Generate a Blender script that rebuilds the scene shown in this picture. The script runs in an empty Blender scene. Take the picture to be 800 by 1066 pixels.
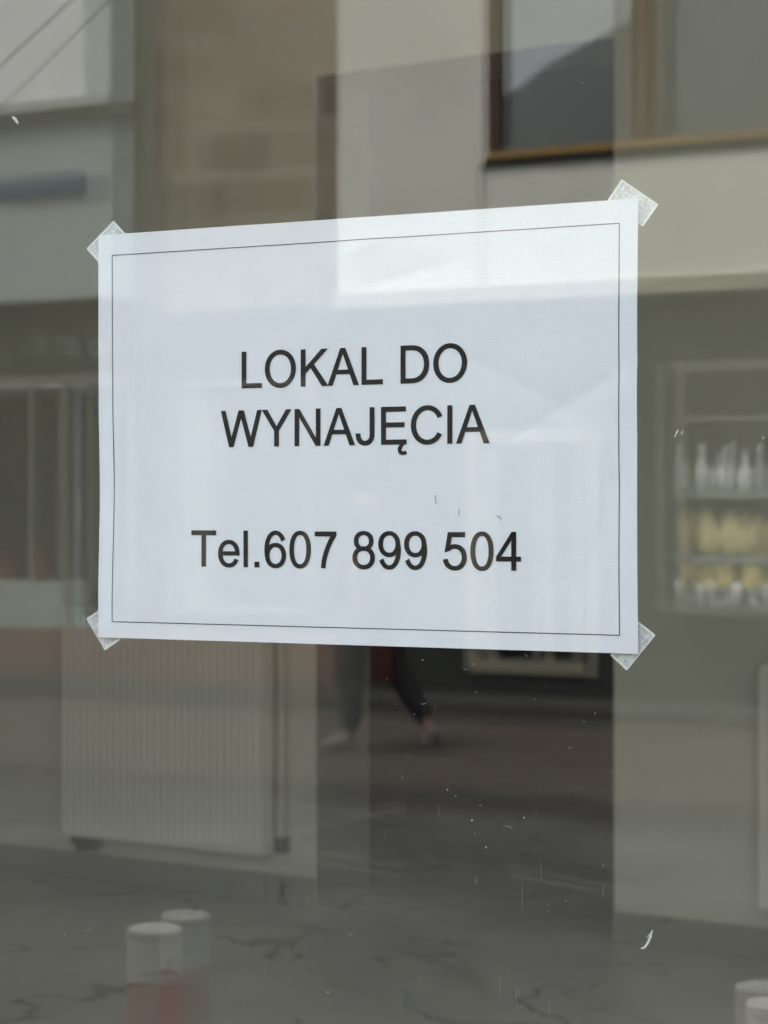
import bpy, bmesh, math, random
from mathutils import Vector, Matrix, noise
random.seed(7)
S = bpy.context.scene
C = S.collection
RAD = math.radians

# ------------------------------------------------------------------ helpers
def link(o): C.objects.link(o); return o
def tag(o, label=None, cat=None, group=None, kind=None):
    for k, v in (('label', label), ('category', cat), ('group', group), ('kind', kind)):
        if v: o[k] = v
    return o
def thing(name, label, cat, loc=(0, 0, 0), group=None):
    o = link(bpy.data.objects.new(name, None)); o.location = loc; o.empty_display_size = .1
    return tag(o, label, cat, group)
def obj(name, bm, mat, parent=None, smooth=False, kind=None):
    me = bpy.data.meshes.new(name)
    bmesh.ops.recalc_face_normals(bm, faces=bm.faces[:])
    bm.to_mesh(me); bm.free()
    if smooth:
        for p in me.polygons: p.use_smooth = True
    me.materials.append(mat)
    o = link(bpy.data.objects.new(name, me))
    if parent is not None:
        o.parent = parent
        bpy.context.view_layer.update()
        o.matrix_parent_inverse = parent.matrix_world.inverted()
    if kind: o['kind'] = kind
    return o
def place_at_base(o):
    """move a single-mesh thing's origin to the middle of its base"""
    vs = [v.co for v in o.data.vertices]
    lo = Vector((min(v.x for v in vs), min(v.y for v in vs), min(v.z for v in vs)))
    hi = Vector((max(v.x for v in vs), max(v.y for v in vs), max(v.z for v in vs)))
    b = Vector(((lo.x+hi.x)/2, (lo.y+hi.y)/2, lo.z))
    o.data.transform(Matrix.Translation(-b)); o.location = b
    return o
def bx(bm, x0, x1, y0, y1, z0, z1, M=None, bev=0):
    g = bmesh.ops.create_cube(bm, size=1)
    vs = g['verts']
    for v in vs:
        v.co = Vector((x0+(v.co.x+.5)*(x1-x0), y0+(v.co.y+.5)*(y1-y0), z0+(v.co.z+.5)*(z1-z0)))
    if bev:
        es = list({e for v in vs for e in v.link_edges})
        r = bmesh.ops.bevel(bm, geom=es, offset=bev, segments=2, affect='EDGES', profile=.6)
        vs = list({v for f in r['faces'] for v in f.verts} | {v for v in vs if v.is_valid})
    if M:
        for v in vs: v.co = M @ v.co
def B(*a, **k):
    bm = bmesh.new(); bx(bm, *a, **k); return bm
def tube(bm, pts, r, n=10):
    rings = []
    for i, p in enumerate(pts):
        p = Vector(p); a = Vector(pts[max(i-1, 0)]); b = Vector(pts[min(i+1, len(pts)-1)])
        d = (b-a).normalized(); u = d.orthogonal().normalized(); w = d.cross(u)
        rr = r[i] if isinstance(r, (list, tuple)) else r
        rings.append([bm.verts.new(p+(u*math.cos(t)+w*math.sin(t))*rr) for t in [2*math.pi*k/n for k in range(n)]])
    for a, b in zip(rings, rings[1:]):
        # match ring orientation
        best = min(range(n), key=lambda s: sum((a[k].co-b[(k+s) % n].co).length for k in range(n)))
        for k in range(n):
            bm.faces.new((a[k], a[(k+1) % n], b[(k+1+best) % n], b[(k+best) % n]))
    bm.faces.new(rings[0]); bm.faces.new(rings[-1][::-1])
def lathe(bm, prof, c, n=28):
    c = Vector(c); rings = []
    for r, z in prof:
        rings.append([bm.verts.new(c+Vector((r*math.cos(2*math.pi*k/n), r*math.sin(2*math.pi*k/n), z))) for k in range(n)])
    for a, b in zip(rings, rings[1:]):
        for k in range(n): bm.faces.new((a[k], a[(k+1) % n], b[(k+1) % n], b[k]))
    bm.faces.new(rings[0]); bm.faces.new(rings[-1])
def L(prof, c, n=28):
    bm = bmesh.new(); lathe(bm, prof, c, n); return bm
def sheet(pts):
    bm = bmesh.new(); bm.faces.new([bm.verts.new(p) for p in pts]); return bm

# ------------------------------------------------------------------ materials
class NT:
    def __init__(s, name):
        s.m = bpy.data.materials.new(name); s.m.use_nodes = True; s.t = s.m.node_tree; s.t.nodes.clear()
        s.out = s.n('ShaderNodeOutputMaterial')
    def n(s, t, **k):
        nd = s.t.nodes.new(t)
        for a, v in k.items(): setattr(nd, a, v)
        return nd
    def l(s, a, b): s.t.links.new(a, b)
    def coords(s, scale=(1, 1, 1), kind='Object'):
        tc = s.n('ShaderNodeTexCoord'); mp = s.n('ShaderNodeMapping'); mp.inputs['Scale'].default_value = scale
        s.l(tc.outputs[kind], mp.inputs['Vector']); return mp.outputs[0]
    def noise(s, vec, scale, detail=4, rough=.6, dist=0):
        n = s.n('ShaderNodeTexNoise'); n.inputs['Scale'].default_value = scale
        n.inputs['Detail'].default_value = detail; n.inputs['Roughness'].default_value = rough
        n.inputs['Distortion'].default_value = dist
        s.l(vec, n.inputs['Vector']); return n.outputs['Fac']
    def ramp(s, fac, stops):
        r = s.n('ShaderNodeValToRGB'); e = r.color_ramp.elements
        while len(e) < len(stops): e.new(.5)
        for k, (p, c) in enumerate(stops):
            e[k].position = p; e[k].color = (*c, 1) if len(c) == 3 else c
        s.l(fac, r.inputs[0]); return r.outputs[0]
    def math(s, op, a, b=None, clamp=False):
        m = s.n('ShaderNodeMath', operation=op, use_clamp=clamp)
        for i, v in enumerate((a, b)):
            if v is None: continue
            if isinstance(v, (int, float)): m.inputs[i].default_value = v
            else: s.l(v, m.inputs[i])
        return m.outputs[0]
    def mix(s, fac, a, b, blend='MIX'):
        m = s.n('ShaderNodeMix', data_type='RGBA', blend_type=blend)
        for i, v in ((0, fac), (6, a), (7, b)):
            if isinstance(v, (int, float)): m.inputs[i].default_value = v
            elif isinstance(v, tuple): m.inputs[i].default_value = (*v, 1)
            else: s.l(v, m.inputs[i])
        return m.outputs[2]
    def bsdf(s, col, rough=.8, bump=None, bstr=.2, bdist=.01, spec=.3, metal=0):
        b = s.n('ShaderNodeBsdfPrincipled')
        if isinstance(col, tuple): b.inputs['Base Color'].default_value = (*col, 1)
        else: s.l(col, b.inputs['Base Color'])
        if isinstance(rough, (int, float)): b.inputs['Roughness'].default_value = rough
        else: s.l(rough, b.inputs['Roughness'])
        b.inputs['Specular IOR Level'].default_value = spec; b.inputs['Metallic'].default_value = metal
        if bump is not None:
            bp = s.n('ShaderNodeBump'); bp.inputs['Strength'].default_value = bstr; bp.inputs['Distance'].default_value = bdist
            s.l(bump, bp.inputs['Height']); s.l(bp.outputs[0], b.inputs['Normal'])
        s.l(b.outputs[0], s.out.inputs[0]); return b

def mottled(name, col, var=.25, scale=3, rough=.85, bump=.15, spec=.25, fine=60):
    t = NT(name); v = t.coords()
    n1 = t.noise(v, scale, 6, .65); n2 = t.noise(v, fine, 3, .6)
    f = t.math('ADD', t.math('MULTIPLY', n1, .75), t.math('MULTIPLY', n2, .25))
    c = t.ramp(f, [(.3, tuple(x*(1-var) for x in col)), (.7, tuple(min(1, x*(1+var)) for x in col))])
    t.bsdf(c, rough, n2, bump, .004, spec)
    return t.m

def marble(name, base, dark, vein_w=.03):
    t = NT(name); v = t.coords()
    w = t.noise(v, 1.1, 6, .6); wv = t.n('ShaderNodeVectorMath', operation='ADD')
    n = t.n('ShaderNodeTexNoise'); n.inputs['Scale'].default_value = 1.6; n.inputs['Detail'].default_value = 5
    t.l(v, n.inputs['Vector'])
    sc = t.n('ShaderNodeVectorMath', operation='SCALE'); sc.inputs['Scale'].default_value = .9
    t.l(n.outputs['Color'], sc.inputs[0]); t.l(v, wv.inputs[0]); t.l(sc.outputs[0], wv.inputs[1])
    vo = t.n('ShaderNodeTexVoronoi', feature='DISTANCE_TO_EDGE'); vo.inputs['Scale'].default_value = 1.25
    t.l(wv.outputs[0], vo.inputs['Vector'])
    wid = t.math('MULTIPLY', t.ramp(t.noise(v, 1.7, 3), [(.45, (0, 0, 0)), (.62, (1, 1, 1))]), vein_w)
    vein = t.math('SUBTRACT', 1, t.math('DIVIDE', vo.outputs['Distance'], t.math('ADD', wid, .0015)), clamp=True)
    soft = t.ramp(w, [(.35, base), (.7, tuple(x*.72 for x in base))])
    c = t.mix(t.math('MULTIPLY', vein, .85), soft, dark)
    t.bsdf(c, .35, None, spec=.4)
    return t.m

def glass_mat(name, refl=1.75, tint=(.93, .955, .94), dirt=.012, rough=0.0):
    t = NT(name)
    fr = t.n('ShaderNodeFresnel'); fr.inputs['IOR'].default_value = refl
    geo = t.n('ShaderNodeNewGeometry')
    # Fresnel is the same from both faces of a thin pane
    tr = t.n('ShaderNodeBsdfTransparent'); tr.inputs[0].default_value = (*tint, 1)
    gl = t.n('ShaderNodeBsdfGlossy'); gl.inputs['Roughness'].default_value = rough
    lw = t.n('ShaderNodeLayerWeight'); lw.inputs['Blend'].default_value = .5
    # schlick from facing: F0 + (1-F0)*(facing)^5
    f0 = ((refl-1)/(refl+1))**2
    p5 = t.math('POWER', lw.outputs['Facing'], 5)
    f = t.math('ADD', f0, t.math('MULTIPLY', p5, 1-f0), clamp=True)
    t.t.nodes.remove(fr); t.t.nodes.remove(geo)
    mx = t.n('ShaderNodeMixShader'); t.l(f, mx.inputs[0]); t.l(tr.outputs[0], mx.inputs[1]); t.l(gl.outputs[0], mx.inputs[2])
    last = mx.outputs[0]
    if dirt:
        v = t.coords((1, 1, .45)); a = t.noise(v, 3.2, 6, .7); b = t.noise(v, 160, 2, .6)
        d = t.math('MULTIPLY', t.math('MULTIPLY', t.ramp(a, [(.3, (.3, .3, .3)), (.75, (1, 1, 1))]), t.ramp(b, [(.35, (.55,)*3), (.7, (1, 1, 1))])), dirt)
        df = t.n('ShaderNodeBsdfDiffuse'); df.inputs[0].default_value = (.62, .6, .54, 1)
        m2 = t.n('ShaderNodeMixShader'); t.l(d, m2.inputs[0]); t.l(last, m2.inputs[1]); t.l(df.outputs[0], m2.inputs[2]); last = m2.outputs[0]
    t.l(last, t.out.inputs[0]); return t.m

M = {}
M['wall_in'] = mottled('painted plaster', (.67, .645, .54), .05, 2, .85, .06)
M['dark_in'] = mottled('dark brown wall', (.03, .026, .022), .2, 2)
M['soffit'] = mottled('shaded reveal plaster', (.19, .185, .165), .05, 2)  # darker copy of the wall plaster, shade put into the colour
M['jamb'] = mottled('shaded jamb plaster', (.31, .30, .265), .05, 2)  # wall plaster again, darkened for the side face turned from the light
M['rad'] = mottled('radiator enamel', (.84, .81, .70), .03, 2, .4, .02, .4)
M['dark_metal'] = mottled('dark metal', (.03, .03, .028), .1, 5, .5)
M['marble'] = marble('grey marble floor', (.56, .56, .50), (.10, .10, .085))
M['skirt'] = marble('marble skirting', (.36, .35, .30), (.05, .05, .04), .02)
M['frame'] = mottled('anodised frame', (.12, .12, .11), .1, 5, .4)
M['glass'] = glass_mat('window glass outer', 1.70, (.955, .965, .955), .006)
M['glass2'] = glass_mat('window glass inner', 1.68, (.955, .965, .955), 0)
M['thin_glass'] = glass_mat('thin display glass', 1.45, (.98, .985, .98), 0)
M['facade'] = mottled('cream render', (.88, .86, .75), .17, .7, .9, .2, .1, 25)
M['ledge'] = mottled('stone ledge', (.45, .43, .34), .12, 2)
M['dark_front'] = mottled('dark shop cladding', (.034, .038, .031), .25, 2.5)
M['plinth'] = mottled('brown stone plinth', (.175, .105, .08), .2, 3)
M['grey_wall'] = mottled('blue grey render', (.42, .48, .46), .07, 1.2)
M['grey_lip'] = mottled('grey lip', (.16, .165, .155), .1, 2)
M['pale_blind'] = mottled('pale blind', (.95, .98, .95), .05, 1.5)
M['pale_frame'] = mottled('pale frame', (.62, .66, .63), .05, 2)
M['blue_sign'] = mottled('blue sign board', (.08, .15, .24), .1, 4)
M['wood'] = mottled('brown window wood', (.16, .10, .065), .15, 4)
M['brass'] = mottled('ochre sill', (.42, .27, .10), .15, 4)
M['curtain'] = mottled('dark curtain', (.06, .06, .055), .2, 3)
M['cream_frame'] = mottled('cream frame', (.26, .24, .18), .08, 4)
M['olive_frame'] = mottled('olive frame', (.18, .18, .15), .08, 4)
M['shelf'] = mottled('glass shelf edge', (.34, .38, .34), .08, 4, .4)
M['disp_back'] = mottled('display back', (.035, .035, .03), .2, 3)
M['white_paint'] = mottled('white paint', (.92, .91, .84), .06, 9, .5)
M['red_paint'] = mottled('red paint', (.56, .13, .11), .12, 9, .5)
M['bread'] = mottled('bread crust', (.98, .69, .36), .40, 16)
M['jar'] = mottled('pale glassware', (.90, .95, .92), .3, 22, .3, .1, .5)
M['gold'] = mottled('gold foil', (.98, .70, .28), .3, 20, .5, .2, .4)
M['bluef'] = mottled('blue grey door frame', (.19, .27, .34), .08, 4)
M['steel'] = mottled('brushed steel', (.6, .6, .56), .05, 10, .3, .05, .6)
M['redbox'] = mottled('red goods', (.17, .05, .045), .2, 8)
M['road'] = mottled('brownish asphalt', (.095, .080, .065), .15, 1.4, .85, .3)
M['gutter'] = mottled('wet dark gutter', (.055, .052, .045), .2, 2)
M['kerb'] = mottled('kerb stone', (.05, .047, .042), .15, 3)
M['paving'] = mottled('far pavement', (.055, .055, .048), .12, 1.2)
M['roadline'] = mottled('worn road paint', (.17, .165, .145), .15, 12)
M['hill'] = mottled('far wooded hill', (.19, .21, .195), .25, .12)
M['outer_wall'] = mottled('own facade render', (.5, .48, .42), .08, 1)
M['jeans'] = mottled('charcoal trousers', (.03, .03, .032), .2, 12)
M['jacket'] = mottled('dark jacket', (.035, .035, .04), .15, 10)
M['skin'] = mottled('skin', (.32, .21, .16), .06, 8, .5)
M['hair'] = mottled('brown hair', (.05, .03, .02), .2, 30)
M['shoe'] = mottled('pale trainer', (.22, .22, .21), .7, 22)
M['bag'] = mottled('dark red bag', (.05, .012, .012), .1, 8)

# near paving: grey slabs with faint joints, cracks and stains
t = NT('near paving'); v = t.coords()
a = t.noise(v, .9, 7, .65); b = t.noise(v, 40, 3)
c = t.ramp(a, [(.3, (.045, .045, .039)), (.5, (.075, .075, .066)), (.7, (.14, .14, .124))])
c = t.mix(.25, c, t.ramp(b, [(.3, (.05, .05, .043)), (.7, (.14, .14, .125))]))
t.bsdf(c, .8, b, .3, .004); M['near'] = t.m

# rough stone building
t = NT('dark rubble stone'); v = t.coords((1, 1, 1))
br = t.n('ShaderNodeTexBrick'); br.inputs['Scale'].default_value = .62; br.inputs['Color1'].default_value = (.36, .30, .215, 1)
br.inputs['Color2'].default_value = (.15, .13, .095, 1); br.inputs['Mortar'].default_value = (.30, .27, .215, 1); br.inputs['Mortar Size'].default_value = .03
rot = t.n('ShaderNodeVectorRotate', rotation_type='X_AXIS'); rot.inputs['Angle'].default_value = RAD(-90)
t.l(v, rot.inputs['Vector']); t.l(rot.outputs[0], br.inputs['Vector'])
n1 = t.noise(v, 1.3, 7, .7, .6)
vs_ = t.coords((3.2, 1, .35)); n3 = t.noise(vs_, 1.6, 5, .6)
c = t.mix(t.ramp(n1, [(.5, (0, 0, 0)), (.62, (.8, .8, .8))]), br.outputs['Color'], (.17, .15, .11))
c = t.mix(t.ramp(n3, [(.52, (0, 0, 0)), (.68, (.7, .7, .7))]), c, (.36, .33, .27))
t.bsdf(c, .9, n1, .4, .03); M['stone'] = t.m

# the sheet of paper: white, fine grain, soft crumples
t = NT('white office paper'); v = t.coords()
g = t.noise(v, 1400, 2, .6); g2 = t.noise(v, 13, 3, .5); g3 = t.noise(v, 60, 4, .6)
c = t.ramp(g3, [(.25, (.87, .885, .93)), (.75, (.90, .915, .955))])
h = t.math('ADD', t.math('MULTIPLY', g, .10), t.math('ADD', t.math('MULTIPLY', g2, 1.0), t.math('MULTIPLY', g3, .12)))
bs = t.bsdf(c, .75, h, .46, .0035, .15); M['paper'] = t.m

t = NT('black toner'); t.bsdf((.012, .009, .010), .6, spec=.2); M['ink'] = t.m
t = NT('grey hairline'); t.bsdf((.06, .06, .07), .6, spec=.2); M['hairline'] = t.m
t = NT('toner smudge'); t.bsdf((.30, .28, .33), .6, spec=.2); M['smudge'] = t.m

# tape: milky film, glue texture
t = NT('clear sticky tape'); v = t.coords()
vo = t.n('ShaderNodeTexVoronoi', feature='SMOOTH_F1'); vo.inputs['Scale'].default_value = 520
t.l(v, vo.inputs['Vector'])
n1 = t.noise(v, 330, 4, .7, 1.5)
f = t.ramp(n1, [(.36, (.55,)*3), (.5, (.74,)*3), (.62, (.95,)*3)])
tr = t.n('ShaderNodeBsdfTransparent'); df = t.n('ShaderNodeBsdfPrincipled')
df.inputs['Base Color'].default_value = (.86, .88, .88, 1); df.inputs['Roughness'].default_value = .35
mx = t.n('ShaderNodeMixShader'); t.l(f, mx.inputs[0]); t.l(tr.outputs[0], mx.inputs[1]); t.l(df.outputs[0], mx.inputs[2]); t.l(mx.outputs[0], t.out.inputs[0])
M['tape'] = t.m
t = NT('tape cut edge'); t.bsdf((.88, .89, .86), .5); M['tape_edge'] = t.m
t = NT('dust speck')
tr = t.n('ShaderNodeBsdfTransparent'); df = t.n('ShaderNodeBsdfDiffuse'); df.inputs[0].default_value = (.75, .74, .68, 1)
mx = t.n('ShaderNodeMixShader'); mx.inputs[0].default_value = .36; t.l(tr.outputs[0], mx.inputs[1]); t.l(df.outputs[0], mx.inputs[2]); t.l(mx.outputs[0], t.out.inputs[0])
M['dust'] = t.m
t = NT('bright fleck')
tr = t.n('ShaderNodeBsdfTransparent'); df = t.n('ShaderNodeBsdfDiffuse'); df.inputs[0].default_value = (.85, .85, .8, 1)
mx = t.n('ShaderNodeMixShader'); mx.inputs[0].default_value = .55; t.l(tr.outputs[0], mx.inputs[1]); t.l(df.outputs[0], mx.inputs[2]); t.l(mx.outputs[0], t.out.inputs[0])
M['fleck'] = t.m
# upper window pane opposite; grey base colour stands in for the hill's reflected light
t = NT('greyed reflective pane'); t.bsdf((.24, .26, .25), .02, spec=1.0)
b = [n for n in t.t.nodes if n.type == 'BSDF_PRINCIPLED'][0]; b.inputs['IOR'].default_value = 2.6
M['pane_far'] = t.m

# ------------------------------------------------------------------ camera
PSI = RAD(26.1); FP = 2205.0; EYE = 1.5
CAM = Vector((0, -.8895, EYE))
F = Vector((-math.sin(PSI), math.cos(PSI), 0)); Rv = Vector((math.cos(PSI), math.sin(PSI), 0)); U = Vector((0, 0, 1))
cd = bpy.data.cameras.new('camera'); cam = link(bpy.data.objects.new('camera', cd)); S.camera = cam
cam.location = CAM; cam.rotation_euler = (RAD(90), 0, PSI)
cd.sensor_fit = 'VERTICAL'; cd.sensor_height = 24; cd.lens = FP/1066*24
cd.clip_start = .05; cd.clip_end = 500
cd.dof.use_dof = True; cd.dof.focus_distance = 1.035; cd.dof.aperture_fstop = 15.0
def ray(px, py): return F + Rv*((px-400)/FP) + U*((533-py)/FP)
def hitY(px, py, Y):
    """point of the plane y = Y seen at a place of the photograph"""
    d = ray(px, py); s = (Y-CAM.y)/d.y; return CAM + d*s
def refl(px, py, Y):
    """point of the plane y = Y (negative: on the street side) whose mirror image in the pane is seen there"""
    p = hitY(px, py, -Y); return Vector((p.x, Y, p.z))
def reflG(px, py, z=0):
    d = ray(px, py); s = (z-EYE)/d.z; p = CAM + d*s; return Vector((p.x, -p.y, z))

# ------------------------------------------------------------------ world and sun
w = bpy.data.worlds.new('World'); S.world = w; w.use_nodes = True
nt = w.node_tree; bgn = nt.nodes['Background']; sky = nt.nodes.new('ShaderNodeTexSky')
sky.sky_type = 'NISHITA'; sky.sun_disc = False; sky.sun_elevation = RAD(62); sky.sun_rotation = RAD(-25)
sky.air_density = 1.0; sky.dust_density = 4.0; sky.ozone_density = 1.0
hs = nt.nodes.new('ShaderNodeHueSaturation'); hs.inputs['Saturation'].default_value = .40
nt.links.new(sky.outputs[0], hs.inputs['Color']); nt.links.new(hs.outputs[0], bgn.inputs[0]); bgn.inputs[1].default_value = .72
sl = bpy.data.lights.new('sun', 'SUN'); sun = link(bpy.data.objects.new('sun', sl))
sl.energy = 4.9; sl.angle = RAD(12); sl.color = (1, .95, .87)
sd = Vector((math.sin(RAD(-25))*math.cos(RAD(62)), math.cos(RAD(-25))*math.cos(RAD(62)), math.sin(RAD(62))))
sun.rotation_euler = sd.to_track_quat('Z', 'Y').to_euler(); sun.location = (0, 0, 12)

# ------------------------------------------------------------------ shop window (two panes, frame)
WX0, WX1, WZ0, WZ1 = -3.2, 2.0, .35, 3.75
win = thing('shop_window', 'large double glazed shop window with dusty panes and thin grey metal frame', 'window', (-.55, .02, WZ0))
bm = bmesh.new(); bm.faces.new([bm.verts.new(p) for p in ((WX0, 0, WZ0), (WX1, 0, WZ0), (WX1, 0, WZ1), (WX0, 0, WZ1))])
obj('outer_pane', bm, M['glass'], win)
# the inner pane of a sealed unit bows a little, so the street is mirrored twice
XC, ZC = -.475, 1.56
def pane_y(x, z):
    x = max(XC-1.1, min(XC+1.1, x))
    bow = .0180*(x-XC)**2 + .0042*(z-ZC)**2
    return .0315 + bow
bm = bmesh.new(); NX, NZ = 130, 85; gv = []
for i in range(NX+1):
    x = WX0+(WX1-WX0)*i/NX; gv.append([bm.verts.new((x, pane_y(x, WZ0+(WZ1-WZ0)*j/NZ), WZ0+(WZ1-WZ0)*j/NZ)) for j in range(NZ+1)])
for i in range(NX):
    for j in range(NZ): bm.faces.new((gv[i][j], gv[i+1][j], gv[i+1][j+1], gv[i][j+1]))
obj('inner_pane', bm, M['glass2'], win, smooth=True)
bm = bmesh.new()
bx(bm, WX0-.06, WX0-.002, -.04, .11, WZ0-.06, WZ1+.06); bx(bm, WX1+.002, WX1+.06, -.04, .11, WZ0-.06, WZ1+.06)
bx(bm, WX0-.001, WX1+.001, -.038, .108, WZ0-.058, WZ0-.002); bx(bm, WX0-.001, WX1+.001, -.038, .108, WZ1+.002, WZ1+.058)
obj('frame', bm, M['frame'], win)
# dust, lint and water marks lying on the outer face
bm = bmesh.new(); rnd = random.Random(11)
def strand(bm, pts, w, y):
    P = [Vector((p[0], y, p[1])) for p in pts]; vs = []
    for i, p in enumerate(P):
        d = (P[min(i+1, len(P)-1)]-P[max(i-1, 0)]); d = Vector((-d.z, 0, d.x)).normalized()
        ww = w*(.35+.65*math.sin(math.pi*(i+.5)/len(P)))
        vs.append((bm.verts.new(p+d*ww/2), bm.verts.new(p-d*ww/2)))
    for a, b in zip(vs, vs[1:]): bm.faces.new((a[0], b[0], b[1], a[1]))
for k in range(560):
    px = rnd.uniform(-20, 820); py = rnd.triangular(-20, 1090, 880) if rnd.random() < .7 else rnd.uniform(0, 1066)
    if 100 < px < 668 and 215 < py < 672 and rnd.random() < .93: continue
    p = hitY(px, py, 0)
    if rnd.random() < .13:
        r = rnd.uniform(.0012, .0034); a0 = rnd.uniform(0, 6.28); sp = rnd.uniform(.4, 2.2); x0, z0 = p.x, p.z
        strand(bm, [(x0+r*math.cos(a0+sp*q/6), z0+r*math.sin(a0+sp*q/6)*.8) for q in range(7)], rnd.uniform(.0001, .0002), -.0006)
    else:
        r = rnd.uniform(.00013, .00036)*(1 if rnd.random() < .9 else 1.6); n = rnd.randint(5, 7)
        vs = [bm.verts.new((p.x+r*rnd.uniform(.6, 1.1)*math.cos(6.283*q/n), -.0006, p.z+r*rnd.uniform(.6, 1.1)*math.sin(6.283*q/n))) for q in range(n)]
        bm.faces.new(vs)
for k in range(14):   # fine vertical wiping streaks
    px = rnd.uniform(370, 640) if rnd.random() < .6 else rnd.uniform(0, 800); py = rnd.uniform(700, 1050); p = hitY(px, py, 0)
    ln = rnd.uniform(.003, .014); dx = rnd.uniform(-.1, .1)*ln
    strand(bm, [(p.x+dx*q/4, p.z-ln*q/4) for q in range(5)], .00010, -.0007)
obj('dust', bm, M['dust'], win, kind='stuff')
bm = bmesh.new()
def fpts(lst): return [(hitY(a, b, 0).x, hitY(a, b, 0).z) for a, b in lst]
strand(bm, fpts([(680, 968), (678, 974), (676, 980), (672, 986), (668, 987)]), .0011, -.0008)
strand(bm, fpts([(674, 976), (677, 972), (680, 976)]), .0006, -.0008)
strand(bm, fpts([(14, 122), (17, 124), (20, 129)]), .0016, -.0008)
strand(bm, fpts([(707, 447), (705, 451), (703, 455)]), .0006, -.0008)
strand(bm, fpts([(712, 448), (710, 452)]), .0004, -.0008)
obj('dried_speck', bm, M['fleck'], win)

# ------------------------------------------------------------------ the paper sign
YP = .0395
PX0, PX1, PZ0, PZ1 = -.6215, -.3245, EYE-.0655, EYE+.1447
sign = thing('paper_sign', 'white landscape paper notice with black lettering taped inside the shop window', 'sign', (-.473, YP, PZ0))
def wav(x, z):
    u = (x-PX0)/.297; v = (z-PZ0)/.21
    d = .0006*math.sin(u*3.1+.4)*math.sin(v*3.14) + .00045*noise.noise(Vector((x*14, z*14, 3))) + .00022*noise.noise(Vector((x*38, z*38, 9)))
    for (cx, cz, ang, ln, a) in ((.88, .55, .5, .10, .0005), (.80, .60, 2.7, .08, .0004), (.60, .86, .2, .06, .0006), (.03, .38, 1.5, .10, .0004), (.52, .93, .3, .03, -.0006), (.95, .3, 1.2, .08, .0005)):
        X = (u-cx)*.297; Z = (v-cz)*.21
        q = X*math.cos(ang)+Z*math.sin(ang); r = -X*math.sin(ang)+Z*math.cos(ang)
        d += 2.3*a*math.exp(-abs(r)/.007)*math.exp(-(q/ln*2)**2)
    return max(-.0018, min(.0030, d))
def sx(x, z):   # sideways wander of the left and right edges
    v = (z-PZ0)/.21; u = (x-PX0)/.297
    return (.0006*math.exp(-((v-.36)/.13)**2)*(1-u)**6 - .0012*math.sin(v*math.pi)*u**8*.6)
bm = bmesh.new(); NX, NZ = 150, 106; gv = []
for i in range(NX+1):
    row = []
    for j in range(NZ+1):
        x = PX0+(PX1-PX0)*i/NX; z = PZ0+(PZ1-PZ0)*j/NZ
        row.append(bm.verts.new((x+sx(x, z), YP+wav(x, z), z)))
    gv.append(row)
for i in range(NX):
    for j in range(NZ): bm.faces.new((gv[i][j], gv[i+1][j], gv[i+1][j+1], gv[i][j+1]))
obj('sheet', bm, M['paper'], sign, smooth=True)

# --- lettering, drawn glyph by glyph (1000 units to the em, cap height 716)
def arcpts(cx, cy, rx, ry, a0, a1, n=30, e=1.0):
    out = []
    for k in range(n+1):
        t = RAD(a0+(a1-a0)*k/n); c, s = math.cos(t), math.sin(t)
        out.append((cx+rx*math.copysign(abs(c)**e, c), cy+ry*math.copysign(abs(s)**e, s)))
    return out
def rg(cx, cy, RX, RY, rx, ry, a0=0, a1=360, e=.94):
    n = max(12, int(abs(a1-a0)/7)); return ('s', arcpts(cx, cy, RX, RY, a0, a1, n, e), arcpts(cx, cy, rx, ry, a0, a1, n, e))
def rc(x0, y0, x1, y1): return ('p', [(x0, y0), (x1, y0), (x1, y1), (x0, y1)])
def pl(*c): return ('p', [(c[i], c[i+1]) for i in range(0, len(c), 2)])
def strokep(pts, w):
    a, b = [], []
    for i, p in enumerate(pts):
        q0 = pts[max(i-1, 0)]; q1 = pts[min(i+1, len(pts)-1)]; dx, dy = q1[0]-q0[0], q1[1]-q0[1]; l = math.hypot(dx, dy)
        ww = w[i] if isinstance(w, list) else w
        a.append((p[0]-dy/l*ww/2, p[1]+dx/l*ww/2)); b.append((p[0]+dy/l*ww/2, p[1]-dx/l*ww/2))
    return ('s', a, b)
def rot180(parts, cx, cy):
    f = lambda P: [(2*cx-x, 2*cy-y) for x, y in P]
    return [(p[0],)+tuple(f(q) for q in p[1:]) for p in parts]
six = [rg(285, 232, 230, 244, 140, 171), rg(285, 345, 245, 374, 154, 299, 33, 196)]
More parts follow.
